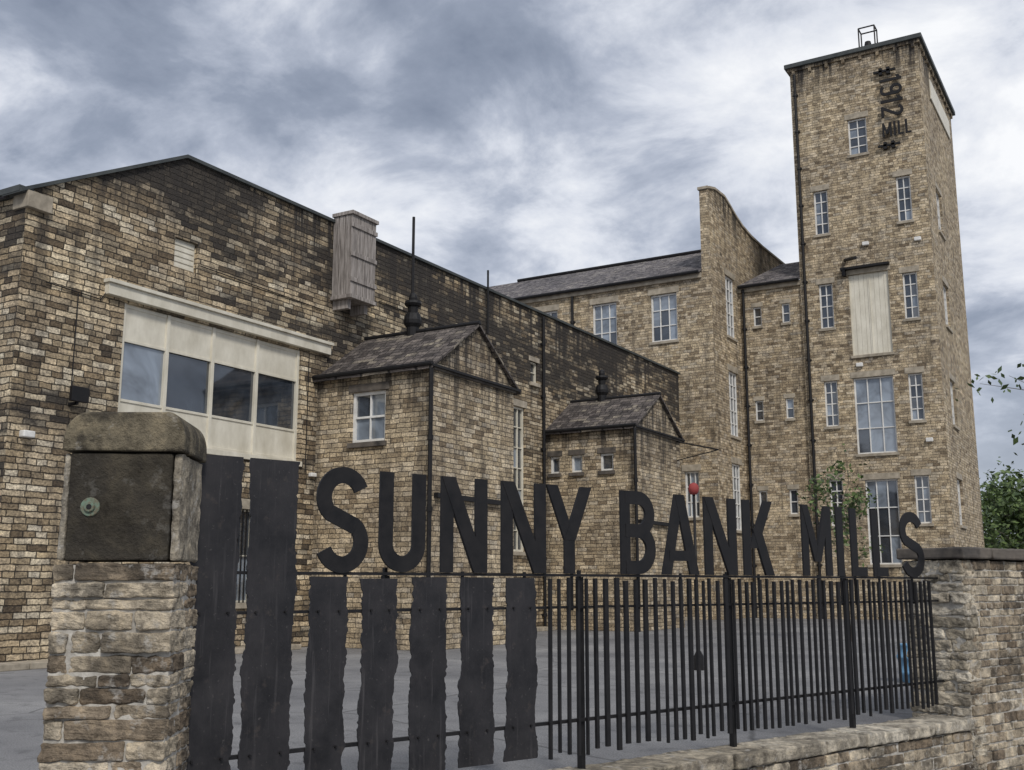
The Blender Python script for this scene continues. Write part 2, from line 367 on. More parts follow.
for k in range(4): 
    a=u0+(u1-u0)*k/4; W.box(mh,a+.008,a+(u1-u0)/4-.008,.62,.66,z0+.1,z1)
for k in range(3): W.box(mh,u0,u0+.04,.03+k*.2,.21+k*.2,z0+.1,z1); W.box(mh,u1-.04,u1,.03+k*.2,.21+k*.2,z0+.1,z1)
W.box(mh,u0-.04,u1+.04,0,.72,z1+.002,z1+.1); W.box(mh,u0-.03,u1+.03,0,.70,z0,z0+.1)
for zz in (z0+.45,z0+1.15,z1-.35): W.box(mh,u0-.02,u1+.02,.661,.70,zz,zz+.12)
W.box(mh,u0+.1,u0+.24,0,.5,z0-.25,z0-.003); W.box(mh,u1-.24,u1-.1,0,.5,z0-.25,z0-.003)
par(mh.build("timber_hoist_box",M_wood,bevel=.006),shed)
ml=MB()
W.box(ml,13.55,13.95,.25,.34,5.05,5.35); W.box(ml,13.72,13.78,0,.25,5.0,5.06); W.box(ml,13.72,13.78,.2,.26,5.0,5.2)
par(ml.build("floodlight",M_black,bevel=.01),shed)
ml=MB(); W.box(ml,12.7,12.95,0,.16,4.25,4.38); W.box(ml,20.9,21.1,0,.12,4.2,4.3); par(ml.build("bulkhead_light",M_white,bevel=.02),shed)

# ------------------------------------------------------------------ gabled outbuildings
def outbuilding(name,ya,yb,xe,ze,zr,wins,chx,pole):
    E=empty(name,(-16.5,(ya+yb)/2,0))
    A=P_y(ya); B=P_x(xe); ym=(ya+yb)/2
    mb=MB(); wall(mb,A,[(-18.3,ze),(xe,ze)],-.5,wins,.16)
    wall(mb,B,[(ya,ze),(ym,zr),(yb,ze)],-.5)
    wall(mb,Fr((0,yb,0),(1,0,0),(0,1,0)),[(-18.3,ze),(xe,ze)],-.5)
    par(mb.build("walls",M_out),E)
    mf=MB();mg=MB();mt=MB()
    for i,w in enumerate(wins):
        big=(w[1]-w[0])>.8
        window(mf,mg,A,*w,cols=2 if big else 1,rows=2 if big else 1,depth=.12,fw=.08 if big else .07,gi=1 if big else 0,open_row=1)
        lintel(mt,A,*w,hh=.2,ext=.1)
    B.box(mt,ya-.05,yb+.05,-.02,.07,ze-.14,ze-.0)
    par(mf.build("window_frames",M_white,bevel=.005),E); par(mg.build("window_glass",[M_glass,M_glassl]),E)
    par(mt.build("stone_dressings",M_trimd,bevel=.01),E)
    mr=MB(); sl=math.hypot(ym-ya,zr-ze); ov=.2; k=(zr-ze)/(ym-ya)
    ea=(ya-ov,ze-ov*k+.06); eb=(yb+ov,ze-ov*k+.06); x1=xe+.12
    L_=x1+18.3
    slab(mr,[(-18.3,ea[0],ea[1]),(x1,ea[0],ea[1]),(x1,ym,zr+.06),(-18.3,ym,zr+.06)],.07,[(0,0),(L_,0),(L_,sl+.2),(0,sl+.2)])
    slab(mr,[(-18.3,eb[0],eb[1]),(x1,eb[0],eb[1]),(x1,ym,zr+.06),(-18.3,ym,zr+.06)],.07,[(0,0),(L_,0),(L_,sl+.2),(0,sl+.2)])
    par(mr.build("slate_roof",M_slated),E)
    md=MB(); md.cyl((-18.3,ym,zr+.07),(x1,ym,zr+.07),.07,seg=8)
    md.cyl((-18.28,ya-.2,ze-.02),(xe+.12,ya-.2,ze-.02),.06,seg=8)
    md.cyl((xe+.06,ya-.16,0),(xe+.06,ya-.16,ze-.08),.055,seg=8)
    for z in (1.5,3.2,4.9): md.cyl((xe+.06,ya-.16,z),(xe+.06,ya-.16,z+.12),.075,seg=8)
    B.box(md,ya-.2,yb+.2,.07,.14,ze-.09,ze-.03)
    B.box(md,ya+.1,yb-.8,.0,.12,3.55,3.67)
    md.lathe((chx,ym,zr),[(.02,1.18),(.1,1.12),(.12,1.02),(.11,.95),(.22,.93),(.24,.86),(.2,.80),(.15,.78),(.13,.62),(.2,.58),(.25,.4),(.24,.3),(.17,.2),(.16,-.25)] )
    if pole: md.cyl((chx-.1,ym+.1,zr-.2),(chx-.1,ym+.1,pole),.04,seg=8)
    else:
        md.cyl((xe,yb-.3,6.7),(xe+1.6,yb-.3,6.3),.03,seg=6); md.cyl((xe,yb-.3,6.0),(xe+1.6,yb-.3,6.3),.02,seg=6)
    par(md.build("gutters_and_ridge_vent",M_black,smooth=False),E)
    return E
outbuilding("gabled_stone_outbuilding",21.15,25.0,-14.68,6.78,8.12,[(-17.16,-16.09,5.0,6.28)],-16.7,11.5)
outbuilding("gabled_stone_outbuilding",33.38,37.4,-14.82,6.85,8.15,[(-18.1,-17.72,5.35,5.95),(-17.27,-16.83,5.35,5.95),(-16.15,-15.65,5.35,5.95)],-17.0,None)

# ------------------------------------------------------------------ mill building behind
mill=empty("mill_building",(-28,50,0))
A=P_y(46.4); B=P_x(-16.6)
mb=MB()
hA=[(-22.76,-21.45,12.85,15.05),(-19.67,-18.33,12.8,15.1),(-26.0,-24.7,12.85,15.05),(-18.2,-17.5,4.5,6.6)]
wall(mb,A,[(-48,15.85),(-17.05,15.85),(-17.05,19.9),(-16.6,19.9)],-.5,hA,.2)
pr=[(46.4,19.9),(47.2,20.1),(48.6,20.15),(49.3,19.95),(50.2,19.65),(51.2,19.4),(52.6,19.25),(54.5,19.2),(61,19.3)]
hB=[(48.35,49.6,13.2,16.2),(48.35,49.6,8.4,11.5),(48.35,49.6,4.0,7.1)]
wall(mb,B,pr,-.5,hB,.2)
wall(mb,P_x(-17.05),pr,15.0)
C=P_y(50.15)
hC=[(-15.86,-15.45,13.9,14.85),(-14.45,-14.06,13.9,14.85),(-15.95,-15.55,9.25,10.22),(-14.47,-14.08,9.25,10.22),(-15.95,-15.55,4.75,5.9),(-14.5,-14.1,4.75,5.9)]
wall(mb,C,[(-16.6,15.9),(-13.45,15.9)],-.5,hC,.18)
par(mb.build("walls",M_mill),mill)
mf=MB();mg=MB();mt=MB()
for h in hA: window(mf,mg,A,*h,cols=3,rows=3,depth=.16,fw=.08,bar=.045,gi=1); lintel(mt,A,*h,hh=.3)
for h in hB: window(mf,mg,B,*h,cols=3,rows=5,depth=.12,fw=.08,bar=.05); lintel(mt,B,*h,hh=.3)
for h in hC: window(mf,mg,C,*h,cols=1,rows=2,depth=.12,fw=.06,bar=.04); lintel(mt,C,*h,hh=.22,ext=.08)
par(mf.build("window_frames",M_white,bevel=.005),mill); par(mg.build("window_glass",[M_glass,M_glassl]),mill)
strip(mt,B,pr,.12,-.52,.07)
strip(mt,A,[(-17.12,19.9),(-16.6,19.9)],.14,-.1,.06)
C.box(mt,-16.6,-13.45,0,.12,15.65,15.9); A.box(mt,-48,-17.05,0,.14,15.6,15.85)
par(mt.build("stone_dressings",M_trim,bevel=.01),mill)
mr=MB()
slab(mr,[(-48,46.1,15.9),(-17.06,46.1,15.9),(-17.06,51.6,18.55),(-48,51.6,18.55)],.1,[(0,0),(31,0),(31,6.1),(0,6.1)])
slab(mr,[(-48,57.2,15.9),(-17.06,57.2,15.9),(-17.06,51.6,18.55),(-48,51.6,18.55)],.1,[(0,0),(31,0),(31,6.1),(0,6.1)])
slab(mr,[(-16.55,49.95,15.98),(-13.46,49.95,15.98),(-13.46,53.2,17.75),(-15.3,53.2,17.75)],.1,[(0,0),(3.1,0),(3.1,3.7),(1.3,3.7)])
slab(mr,[(-16.55,60,15.98),(-16.55,49.95,15.98),(-15.3,53.2,17.75),(-15.3,60,17.75)],.1,[(0,0),(10,0),(7,2),(0,2)])
par(mr.build("slate_roof",M_slate),mill)
mp=MB(); pipe(A,-23.8,10,15.6,.07,.1,mp); pipe(A,-26.9,10,15.6,.07,.1,mp)
mp.cyl(A.p(-48,.28,15.86),A.p(-17.1,.28,15.86),.08,seg=8)
mp.cyl(C.p(-16.5,.26,15.9),C.p(-13.5,.26,15.9),.08,seg=8); pipe(C,-16.3,0,15.8,.07,.1,mp)
mp.cyl((-30,51.6,18.62),(-17.1,51.6,18.62),.1,seg=8)
par(mp.build("gutters_and_pipes",M_black),mill)

# ------------------------------------------------------------------ tower
tower=empty("stone_tower",(-10.4,54.5,0))
A=P_y(50.0); B=P_x(-7.41); TX0,TX1,TY0,TY1,TZ=-13.45,-7.41,50.0,59.6,26.5
hT=[(-10.82,-9.95,21.6,23.4),(-12.62,-11.95,17.95,20.13),(-8.80,-8.16,17.95,20.13),(-12.6,-11.95,13.35,15.5),(-8.80,-8.16,13.35,15.5),
    (-12.6,-11.98,8.7,10.83),(-8.85,-8.24,8.7,10.83),(-8.88,-8.25,4.15,6.25),(-12.6,-11.98,4.15,6.25),
    (-11.2,-9.41,11.9,15.75),(-11.25,-9.48,7.34,10.85),(-11.0,-9.58,2.4,6.16)]
mb=MB(); wall(mb,A,[(TX0,TZ),(TX1,TZ)],-.5,hT,.22)
hR=[(52.3,53.8,18.0,20.15),(52.3,53.8,13.4,15.5),(52.2,53.6,8.7,10.85),(52.1,53.5,4.15,6.25)]
wall(mb,B,[(TY0,TZ),(TY1,TZ)],-.5,hR,.22)
wall(mb,Fr((TX0,0,0),(0,1,0),(-1,0,0)),[(TY0,TZ),(TY1,TZ)],-.5); wall(mb,Fr((0,TY1,0),(1,0,0),(0,1,0)),[(TX0,TZ),(TX1,TZ)],-.5)
par(mb.build("walls",M_tan),tower)
mf=MB();mg=MB();mt=MB()
for i,h in enumerate(hT):
    if i==9: continue
    big=i in (10,11)
    window(mf,mg,A,*h,cols=3 if big else 2,rows=4 if not big else 3,depth=.16,fw=.07,bar=.045,gi=1 if i==10 else 0)
    lintel(mt,A,*h,hh=.28)
for h in hR: window(mf,mg,B,*h,cols=3,rows=4,depth=.16,fw=.07,bar=.045); lintel(mt,B,*h,hh=.28)
par(mf.build("window_frames",M_white,bevel=.005),tower); par(mg.build("window_glass",[M_glass,M_glassl]),tower)
lintel(mt,A,*hT[9],hh=.3)
par(mt.build("stone_dressings",M_trim,bevel=.01),tower)
md=MB()
for (a,b) in ((-11.2,-10.31),(-10.30,-9.41)):
    for k in range(4):
        w=(b-a)/4; A.box(md,a+k*w+.004,a+(k+1)*w-.004,-.14,-.10+.004*(k%2),11.9,15.75)
    A.box(md,a,a+.05,-.1,-.07,11.9,15.75); A.box(md,b-.05,b,-.1,-.07,11.9,15.75)
par(md.build("loading_doors",M_cream,bevel=.004),tower)
mc=MB()
for (a,b,c,d) in ((TX0-.22,TX1+.22,TY0-.22,TY0+.35),(TX0-.22,TX1+.22,TY1-.35,TY1+.22),(TX1-.35,TX1+.22,TY0+.352,TY1-.352),(TX0-.22,TX0+.35,TY0+.352,TY1-.352)):
    mc.hexa([(a,c,26.66),(b,c,26.66),(b,d,26.66),(a,d,26.66),(a,c,26.88),(b,c,26.88),(b,d,26.88),(a,d,26.88)])
par(mc.build("parapet_coping",M_lead,bevel=.02),tower)
mc=MB()
for (a,b,c,d) in ((TX0-.1,TX1+.1,TY0-.1,TY0+.2),(TX1-.2,TX1+.1,TY0+.201,TY1),):
    mc.hexa([(a,c,26.5),(b,c,26.5),(b,d,26.5),(a,d,26.5),(a,c,26.657),(b,c,26.657),(b,d,26.657),(a,d,26.657)])
n=8
for k in range(n):
    x=TX0+.2+(TX1-TX0-.4)*k/(n-1); A.box(mc,x-.07,x+.07,0,.12,26.32,26.497)
for k in range(12):
    y=TY0+.3+(TY1-TY0-.6)*k/11; B.box(mc,y-.07,y+.07,0,.12,26.32,26.497)
par(mc.build("corbel_table",M_tan),tower)
mr=MB(); mr.hexa([(TX0,TY0,26.3),(TX1,TY0,26.3),(TX1,TY1,26.3),(TX0,TY1,26.3),(TX0+.1,TY0+.1,26.5),(TX1-.1,TY0+.1,26.5),(TX1-.1,TY1-.1,26.5),(TX0+.1,TY1-.1,26.5)]); par(mr.build("flat_roof",M_lead),tower)
mp=MB(); pipe(A,-13.2,0,26.3,.07,.12,mp)
mp.cyl(A.p(-11.3,.02,16.5),A.p(-10.5,1.5,16.1),.08,seg=8); A.box(mp,-11.5,-9.3,0,.3,15.98,16.08)
A.box(mp,-11.42,-11.28,0,.28,15.7,15.97)
for dx in (0,.75):
    for dy in (0,.6): mp.cyl((-10.2+dx,50.8+dy,26.6),(-10.2+dx,50.8+dy,28.35),.035,seg=6)
mp.cyl((-10.2,50.8,28.35),(-9.45,50.8,28.35),.035,seg=6); mp.cyl((-10.2,51.4,28.35),(-9.45,51.4,28.35),.035,seg=6)
mp.cyl((-10.2,50.8,28.35),(-10.2,51.4,28.35),.035,seg=6); mp.cyl((-9.45,50.8,28.35),(-9.45,51.4,28.35),.035,seg=6)
mp.lathe((-9.85,51.1,26.6),[(.32,0),(.32,.5),(.2,.8),(.14,1.1),(.0,1.15)],10)
for z in (25.35,21.65):
    A.box(mp,-9.45,-8.45,.1,.2,z,z+.1); A.box(mp,-9.2,-9.05,.0,.2,z-.12,z+.22); A.box(mp,-8.85,-8.7,.0,.2,z-.12,z+.22)
par(mp.build("pipes_and_hoist_beam",M_black),tower)
mw_=MB(); B.box(mw_,52.6,58.3,.01,.07,24.75,25.75); par(mw_.build("name_board",M_cream,bevel=.01),tower)
mw_=MB()
for (u,z) in ((-10.3,17.05),(-8.1,7.7),(-8.0,16.9),(-10.9,11.35)): A.box(mw_,u-.15,u+.15,0,.16,z,z+.18)
par(mw_.build("security_lights",M_white,bevel=.03),tower)

# ------------------------------------------------------------------ letter shapes
def ribbon(pts,w):
    n=len(pts); L=[];R=[]
    for i,p in enumerate(pts):
        a=pts[max(i-1,0)]; b=pts[min(i+1,n-1)]
        dx,dz=b[0]-a[0],b[1]-a[1]; l=math.hypot(dx,dz) or 1
        nx,nz=-dz/l,dx/l
        L.append((p[0]+nx*w/2,p[1]+nz*w/2)); R.append((p[0]-nx*w/2,p[1]-nz*w/2))
    return [[R[i],R[i+1],L[i+1],L[i]] for i in range(n-1)]
def para(xb,xt,w,z0,z1): return [[(xb,z0),(xb+w,z0),(xt+w,z1),(xt,z1)]]
def arc(cx,cz,rx,rz,a0,a1,n=16): return [(cx+rx*math.cos(math.radians(a0+(a1-a0)*i/n)),cz+rz*math.sin(math.radians(a0+(a1-a0)*i/n))) for i in range(n+1)]
def glyph(ch,W,H,t):
    g=[]
    if ch=='S':
        rx=W/2-t/2; rz=(H-t)/4
        pts=arc(W/2,H-t/2-rz,rx,rz,22,225,20)+arc(W/2,t/2+rz,rx,rz,45,-158,20)
        g=[ribbon(pts,t)]
    elif ch=='U':
        rx=W/2-t/2; pts=[(t/2,H)]+arc(W/2,t/2+rx,rx,rx,180,360,18)+[(W-t/2,H)]; g=[ribbon(pts,t)]
    elif ch=='N': g=[para(0,0,t,0,H),para(W-t,W-t,t,0,H),para(W-t*1.12,0,t*1.12,0,H)]
    elif ch=='Y': g=[para(W/2-t/2,W/2-t/2,t,0,H*.42),para(W/2-t/2,0,t*1.05,H*.38,H),para(W/2-t/2,W-t*1.05,t*1.05,H*.38,H)]
    elif ch=='B':
        g=[para(0,0,t,0,H)]
        r1=(H*.48-t*.5)/2; r2=(H*.52-t*.5)/2
        c1=H-t/2-r1; c2=t/2+r2
        g.append(ribbon([(t*.5,H-t/2)]+arc(W-t/2-r1*1.05,c1,r1,r1,90,-90,12)+[(t*.5,c1-r1)],t))
        g.append(ribbon([(t*.5,c2+r2)]+arc(W-t/2-r2,c2,r2,r2,90,-90,12)+[(t*.5,t/2)],t))
    elif ch=='A': g=[para(0,W/2-t*.55,t*1.05,0,H),para(W-t*1.05,W/2-t*.5,t*1.05,0,H),[[(W*.2,H*.17),(W*.8,H*.17),(W*.8,H*.17+t*.8),(W*.2,H*.17+t*.8)]]]
    elif ch=='K': g=[para(0,0,t,0,H),para(t*.75,W-t*1.15,t*1.15,H*.36,H),para(W-t*1.15,t*1.25,t*1.15,0,H*.62)]
    elif ch=='M': g=[para(0,0,t*.92,0,H),para(W-t*.92,W-t*.92,t*.92,0,H),para(W/2-t*.46,0,t*.92,H*.2,H),para(W/2-t*.46,W-t*.92,t*.92,H*.2,H)]
    elif ch=='I': g=[para(0,0,t,0,H)]
    elif ch=='L': g=[para(0,0,t,0,H),[[(t*.5,0),(W,0),(W,t*.85),(t*.5,t*.85)]]]
    elif ch=='1': g=[para(W*.4,W*.4,t,0,H),[[(W*.05,H*.72),(W*.4+t*.5,H*.82),(W*.4+t*.5,H),(W*.05,H*.88)]]]
    elif ch=='9':
        r=W/2-t/2; g=[ribbon(arc(W/2,H-t/2-r*1.1,r,r*1.1,0,360,20),t),ribbon([(W-t/2,H-t/2-r)]+arc(W/2,t/2+r*.9,r,r*.9,0,-150,12),t)]
    elif ch=='2':
        r=W/2-t/2; g=[ribbon(arc(W/2,H-t/2-r,r,r,165,-35,14)+[(t*.6,t*.6)],t),[[(0,0),(W,0),(W,t*.9),(0,t*.9)]]]
    return g
def put_glyph(mb,g,M,o0,o1):
    for k,st in enumerate(g):
        e=.0015*k
        for q in st:
            a=[M(x,z,o0-e) for x,z in q]; b=[M(x,z,o1+e) for x,z in q]
            mb.hexa([a[0],a[1],a[2],a[3],b[0],b[1],b[2],b[3]])
sg=MB(); zt=25.1; a=0
for ch,w in zip("1912",(.34,.52,.34,.52)):
    put_glyph(sg,glyph(ch,w,1.0,.13),lambda x,z,o,a=a: A.p(-9.2+z,o,zt-a-x),.14,.2); a+=w+.1
a=0
for ch,w in zip("MILL",(.42,.11,.25,.25)):
    put_glyph(sg,glyph(ch,w,.68,.10),lambda x,z,o,a=a: A.p(-9.2+a+x,o,22.1+z),.14,.2); a+=w+.08
par(sg.build("date_sign_letters",M_black),tower)

# ------------------------------------------------------------------ ground
FL=Vector((-5.13,4.81,0))
FF=Fr(FL,(.337,.9415,0),(.9415,-.337,0))
g=MB(); B0=-.12
def q(s,o,z): return FF.p(s,o,z)
g.face([q(-500,B0,0),q(500,B0,0),q(500,-700,0),q(-500,-700,0)]); g.face([q(-500,B0,-.6),q(500,B0,-.6),q(500,500,-.6),q(-500,500,-.6)]); g.face([q(-500,B0,-.6),q(500,B0,-.6),q(500,B0,0),q(-500,B0,0)])
g.build("ground",M_asph)
kb=MB()
y=12.0
while y<46:
    if not(20.2<y<25.1 or 32.4<y<37.5): kb.hexa([(-18.28,y,0),(-17.7,y,0),(-17.7,y+.9,0),(-18.28,y+.9,0),(-18.28,y,.12),(-17.7,y,.12),(-17.7,y+.9,.12),(-18.28,y+.9,.12)])
    y+=.912
kb.build("kerb",M_trim,bevel=.015)

# ------------------------------------------------------------------ fence
fence=empty("sign_fence",(0,0,0))
pl=MB()
def rough_panel(s0,s1,z0,z1,th=.012,o=.03):
    n=int((z1-z0)/.015); Lp=[];Rp=[]; r1=random.random()*50; r2=random.random()*50
    for i in range(n+1):
        z=z0+(z1-z0)*i/n
        def ed(r): 
            v=mnoise.noise(Vector((r,z*3,0)))*.022+mnoise.noise(Vector((r,z*11,3)))*.014+mnoise.noise(Vector((r,z*45,9)))*.006
            st=mnoise.noise(Vector((r,z*22,7)))
            return v+(.006 if st>.18 else -.003)
        k=max(0,1-i*.9)*.006
        Lp.append((s0+ed(r1)+.006+k,z)); Rp.append((s1+ed(r2)-.006-k,z))
    M=lambda x,z,o_: FF.p(x,o_,z)
    NC=5
    for i in range(n):
        for c in range(NC):
            def bl(P,Q,t): return (P[0]*(1-t)+Q[0]*t,P[1])
            f=[bl(Lp[i],Rp[i],c/NC),bl(Lp[i],Rp[i],(c+1)/NC),bl(Lp[i+1],Rp[i+1],(c+1)/NC),bl(Lp[i+1],Rp[i+1],c/NC)]
            def oo(p): return o+.010*mnoise.noise(Vector((p[0]*4+r1,p[1]*2,1)))
            fr_=[M(p[0],p[1],oo(p)) for p in f]; bk=[M(p[0],p[1],oo(p)-th) for p in f]
            pl.face(fr_,f); pl.face(bk[::-1],f)
            if c==0: pl.face([bk[0],fr_[0],fr_[3],bk[3]],f)
            if c==NC-1: pl.face([fr_[1],bk[1],bk[2],fr_[2]],f)
            if i==n-1: pl.face([fr_[3],fr_[2],bk[2],bk[3]],f)
            if i==0: pl.face([fr_[1],fr_[0],bk[0],bk[1]],f)
rough_panel(-.02,.31,.2,2.31); rough_panel(.36,.71,.2,2.31)
for a,b in ((.81,1.11),(1.22,1.51),(1.63,1.94),(2.06,2.38),(2.49,2.80)): rough_panel(a,b,.22,1.55+random.uniform(-.01,.01))
par(pl.build("wavy_steel_panels",M_plate),fence)
bo=MB()
for a,b in ((-.02,.31),(.36,.71),(.81,1.11),(1.22,1.51),(1.63,1.94),(2.06,2.38),(2.49,2.80)):
    for z in (.46,1.33):
        for s_ in (a+.07,b-.07): bo.cyl(FF.p(s_,.035,z),FF.p(s_,.050,z),.009,seg=6)
par(bo.build("bolts",M_black),fence)
ba=MB(); s_=2.92
random.seed(3)
while s_<8.62:
    w=random.choice((.018,.024,.03,.042)); z1=1.55+random.uniform(-.02,.012); z0=.22+random.uniform(-.03,.02)
    ln=random.uniform(-.006,.006)
    P=[FF.p(s_,.02,z0),FF.p(s_+w,.02,z0),FF.p(s_+w,.045,z0),FF.p(s_,.045,z0)]
    Q=[FF.p(s_+ln,.02,z1),FF.p(s_+w+ln,.02,z1),FF.p(s_+w+ln,.045,z1),FF.p(s_+ln,.045,z1)]
    ba.hexa(P+Q); s_+=w+random.uniform(.06,.095)
par(ba.build("vertical_bars",M_black),fence)
ra=MB()
FF.box(ra,-.1,8.82,-.03,.018,1.568,1.588); FF.box(ra,-.1,8.82,-.012,.018,1.318,1.338); FF.box(ra,-.1,8.82,-.012,.018,.445,.470)
for s_ in (1.45,3.32,5.19,7.07): FF.box(ra,s_-.020,s_+.020,-.065,-.013,.05,1.566); FF.box(ra,s_-.012,s_+.012,-.06,-.031,1.566,1.62)
for s_ in (.5,1.1,2.1,2.7,3.2,3.97,4.5,5.1,5.6,6.55,6.95,7.2,7.65,8.3): FF.box(ra,s_-.008,s_+.008,-.011,.01,1.3,1.6)
par(ra.build("rails_and_posts",M_black),fence)
le=MB()
for ch,a,b in (('S',.85,1.26),('U',1.35,1.74),('N',1.88,2.31),('N',2.45,2.90),('Y',2.91,3.40),('B',3.74,4.16),('A',4.24,4.72),('N',4.81,5.26),('K',5.36,5.81),('M',6.28,6.77),('I',6.87,6.98),('L',7.12,7.39),('L',7.52,7.79),('S',8.07,8.54)):
    ov=.010 if ch in 'S' else 0
    put_glyph(le,glyph(ch,b-a,.70+2*ov,.112),lambda x,z,o,a=a,ov=ov: FF.p(a+x,o,1.590+z-ov),.012,.030)
par(le.build("letters_sunny_bank_mills",M_black),fence)

# ------------------------------------------------------------------ modelled masonry
def jblock(mb,P,j,mi=0):
    P=[Vector(p)+Vector((random.uniform(-j,j),random.uniform(-j,j),random.uniform(-j,j)*.6)) for p in P]
    v=[tuple(p) for p in P]; mb.shared(v,[(3,2,1,0),(4,5,6,7),(0,1,5,4),(1,2,6,5),(2,3,7,6),(3,0,4,7)],mi)
def fbox(fr,u0,u1,o0,o1,z0,z1): return [fr.p(u0,o0,z0),fr.p(u1,o0,z0),fr.p(u1,o1,z0),fr.p(u0,o1,z0),fr.p(u0,o0,z1),fr.p(u1,o0,z1),fr.p(u1,o1,z1),fr.p(u0,o1,z1)]
def courses(mb,fr,u0,u1,o0,o1,z0,z1,h=(.09,.15),w=(.16,.38),gap=.014,j=.006,mi=0):
    z=z0
    while z<z1-.02:
        hh=random.uniform(*h)
        if z1-(z+hh)<h[0]*.8: hh=z1-z
        u=u0
        while u<u1-.02:
            ww=random.uniform(*w)
            if u1-(u+ww)<w[0]*.8: ww=u1-u
            d=random.uniform(-.010,.012)
            jblock(mb,fbox(fr,u+gap/2,u+ww-gap/2,o0,o1+d,z+gap/2,z+hh-gap/2),j,mi)
            u+=ww
        z+=hh
random.seed(12)
def roughen(ob,st=.012,sz=.12,lv=2):
    sb=ob.modifiers.new("sub","SUBSURF"); sb.subdivision_type='SIMPLE'; sb.levels=lv; sb.render_levels=lv
    t=bpy.data.textures.new("rough","CLOUDS"); t.noise_scale=sz; t.noise_depth=3
    d=ob.modifiers.new("disp","DISPLACE"); d.texture=t; d.strength=st; d.texture_coords='GLOBAL'; d.mid_level=.5
PO=Vector((-4.725,4.297,0))
pier=empty("gate_pier",PO)
za=math.radians(34.5); PU=(math.cos(za),math.sin(za),0); PN=(math.sin(za),-math.cos(za),0)
PF=Fr(PO,PU,PN)
mb=MB(); z=-.6
while z<1.62:
    hh=random.uniform(.065,.13)
    if 1.62-(z+hh)<.065: hh=1.62-z
    cuts=[-.64]+sorted(random.sample([-.53,-.45,-.36,-.27,-.19,-.1],random.choice((1,2,2))))+[.025]
    cc=[cuts[0]]
    for c in cuts[1:-1]:
        if c-cc[-1]>.1: cc.append(c)
    cuts=cc+[cuts[-1]]
    for a,b in zip(cuts,cuts[1:]):
        jblock(mb,fbox(PF,a+.006,b-.006,-.28,.03+random.uniform(-.02,.014),z+.006,z+hh-.006),.008)
        jblock(mb,fbox(PF,a+.006,b-.006,-.58,-.29,z+.006,z+hh-.006),.008)
    z+=hh
ob=par(mb.build("stone_courses",M_block,bevel=.010),pier); roughen(ob,.035,.05,3)
mb=MB(); PF.box(mb,-.63,.01,-.56,.008,-.6,1.61); par(mb.build("mortar_core",M_mort),pier)
mb=MB(); jblock(mb,fbox(PF,-.595,-.03,-.5,.005,1.635,2.235),.004); ob=par(mb.build("dark_slab",M_slabd,bevel=.012),pier); roughen(ob,.008,.1,3)
mb=MB(); jblock(mb,fbox(PF,-.025,.022,-.54,-.005,1.635,2.235),.004); jblock(mb,fbox(PF,-.635,-.60,-.54,-.005,1.635,2.235),.004); ob=par(mb.build("side_stones",M_blockl,bevel=.014),pier); roughen(ob,.025,.05,4)
mb=MB(); pts=[(-.64,2.245)]
for i in range(9):
    a_=math.radians(180-90*i/8); pts.append((-.64+.13+.13*math.cos(a_),2.30+.165*math.sin(a_)))
for i in range(9):
    a_=math.radians(90-90*i/8); pts.append((.035-.10+.10*math.cos(a_),2.31+.16*math.sin(a_)))
pts.append((.035,2.245))
n=len(pts); fr_=[tuple(PF.p(u,.03,z)) for u,z in pts]; bk=[tuple(PF.p(u,-.58,z)) for u,z in pts]
mb.shared(fr_+bk,[tuple(range(n)),tuple(range(2*n-1,n-1,-1))]+[(i,(i+1)%n,n+(i+1)%n,n+i) for i in range(n)])
ob=par(mb.build("rounded_cap",M_cap,bevel=.012),pier)
mb=MB()
cx,cz=-.47,1.93
M_rust=plain("verdigris_and_rust",(.12,.06,.03),(.16,.26,.20),30,.8,bump=.5,bd=.005)
for (r0,r1,o0,o1) in ((.056,.052,.0,.014),(.032,.028,.014,.030)): mb.cyl(PF.p(cx,o0,cz),PF.p(cx,o1,cz),r0,r1,seg=16)
par(mb.build("iron_boss",M_rust,bevel=.003),pier)
mb=MB(); mb.cyl(PF.p(cx,.028,cz),PF.p(cx,.034,cz),.016,.014,seg=10); par(mb.build("boss_hole",M_black),pier)

lw=empty("low_stone_wall",FF.p(4,0,0))
mb=MB(); s_=.05
while s_<8.78:
    w=random.uniform(.4,.8)
    if 8.8-(s_+w)<.35: w=8.8-s_
    jblock(mb,fbox(FF,s_+.006,s_+w-.006,-.16,.33+random.uniform(-.02,.02),-.03,.085),.01); s_+=w
ob=par(mb.build("coping_stones",M_blockl,bevel=.018),lw); roughen(ob,.025,.09,3)
mb=MB(); courses(mb,FF,.05,8.8,-.12,.29,-.6,-.04,(.08,.13),(.16,.38)); ob=par(mb.build("stone_courses",M_block,bevel=.012),lw); roughen(ob,.022,.07,2)
mb=MB(); FF.box(mb,.05,8.8,-.11,.275,-.6,-.045); par(mb.build("mortar_core",M_mort),lw)
rw=empty("stone_wall",FF.p(11,0,0))
mb=MB(); courses(mb,FF,8.84,15.5,.02,.30,-.6,1.78,(.07,.12),(.15,.38),j=.008)
ob=par(mb.build("stone_courses",M_block,bevel=.010),rw); roughen(ob,.022,.07,2)
EF=Fr(FF.p(8.84,0,0),(.9415,-.337,0),(-.337,-.9415,0))
mb=MB(); courses(mb,EF,-.42,.31,-.25,.03,.09,1.78,(.08,.14),(.18,.36),j=.014)
courses(mb,EF,-.42,.31,-.25,.03,-.6,.09,(.08,.14),(.18,.36),j=.014)
ob=par(mb.build("end_stones",M_blockl,bevel=.018),rw); roughen(ob,.06,.09,3)
mb=MB(); FF.box(mb,8.83,15.5,-.4,.285,-.6,1.77); par(mb.build("mortar_core",M_mort),rw)
mb=MB(); s_=8.76
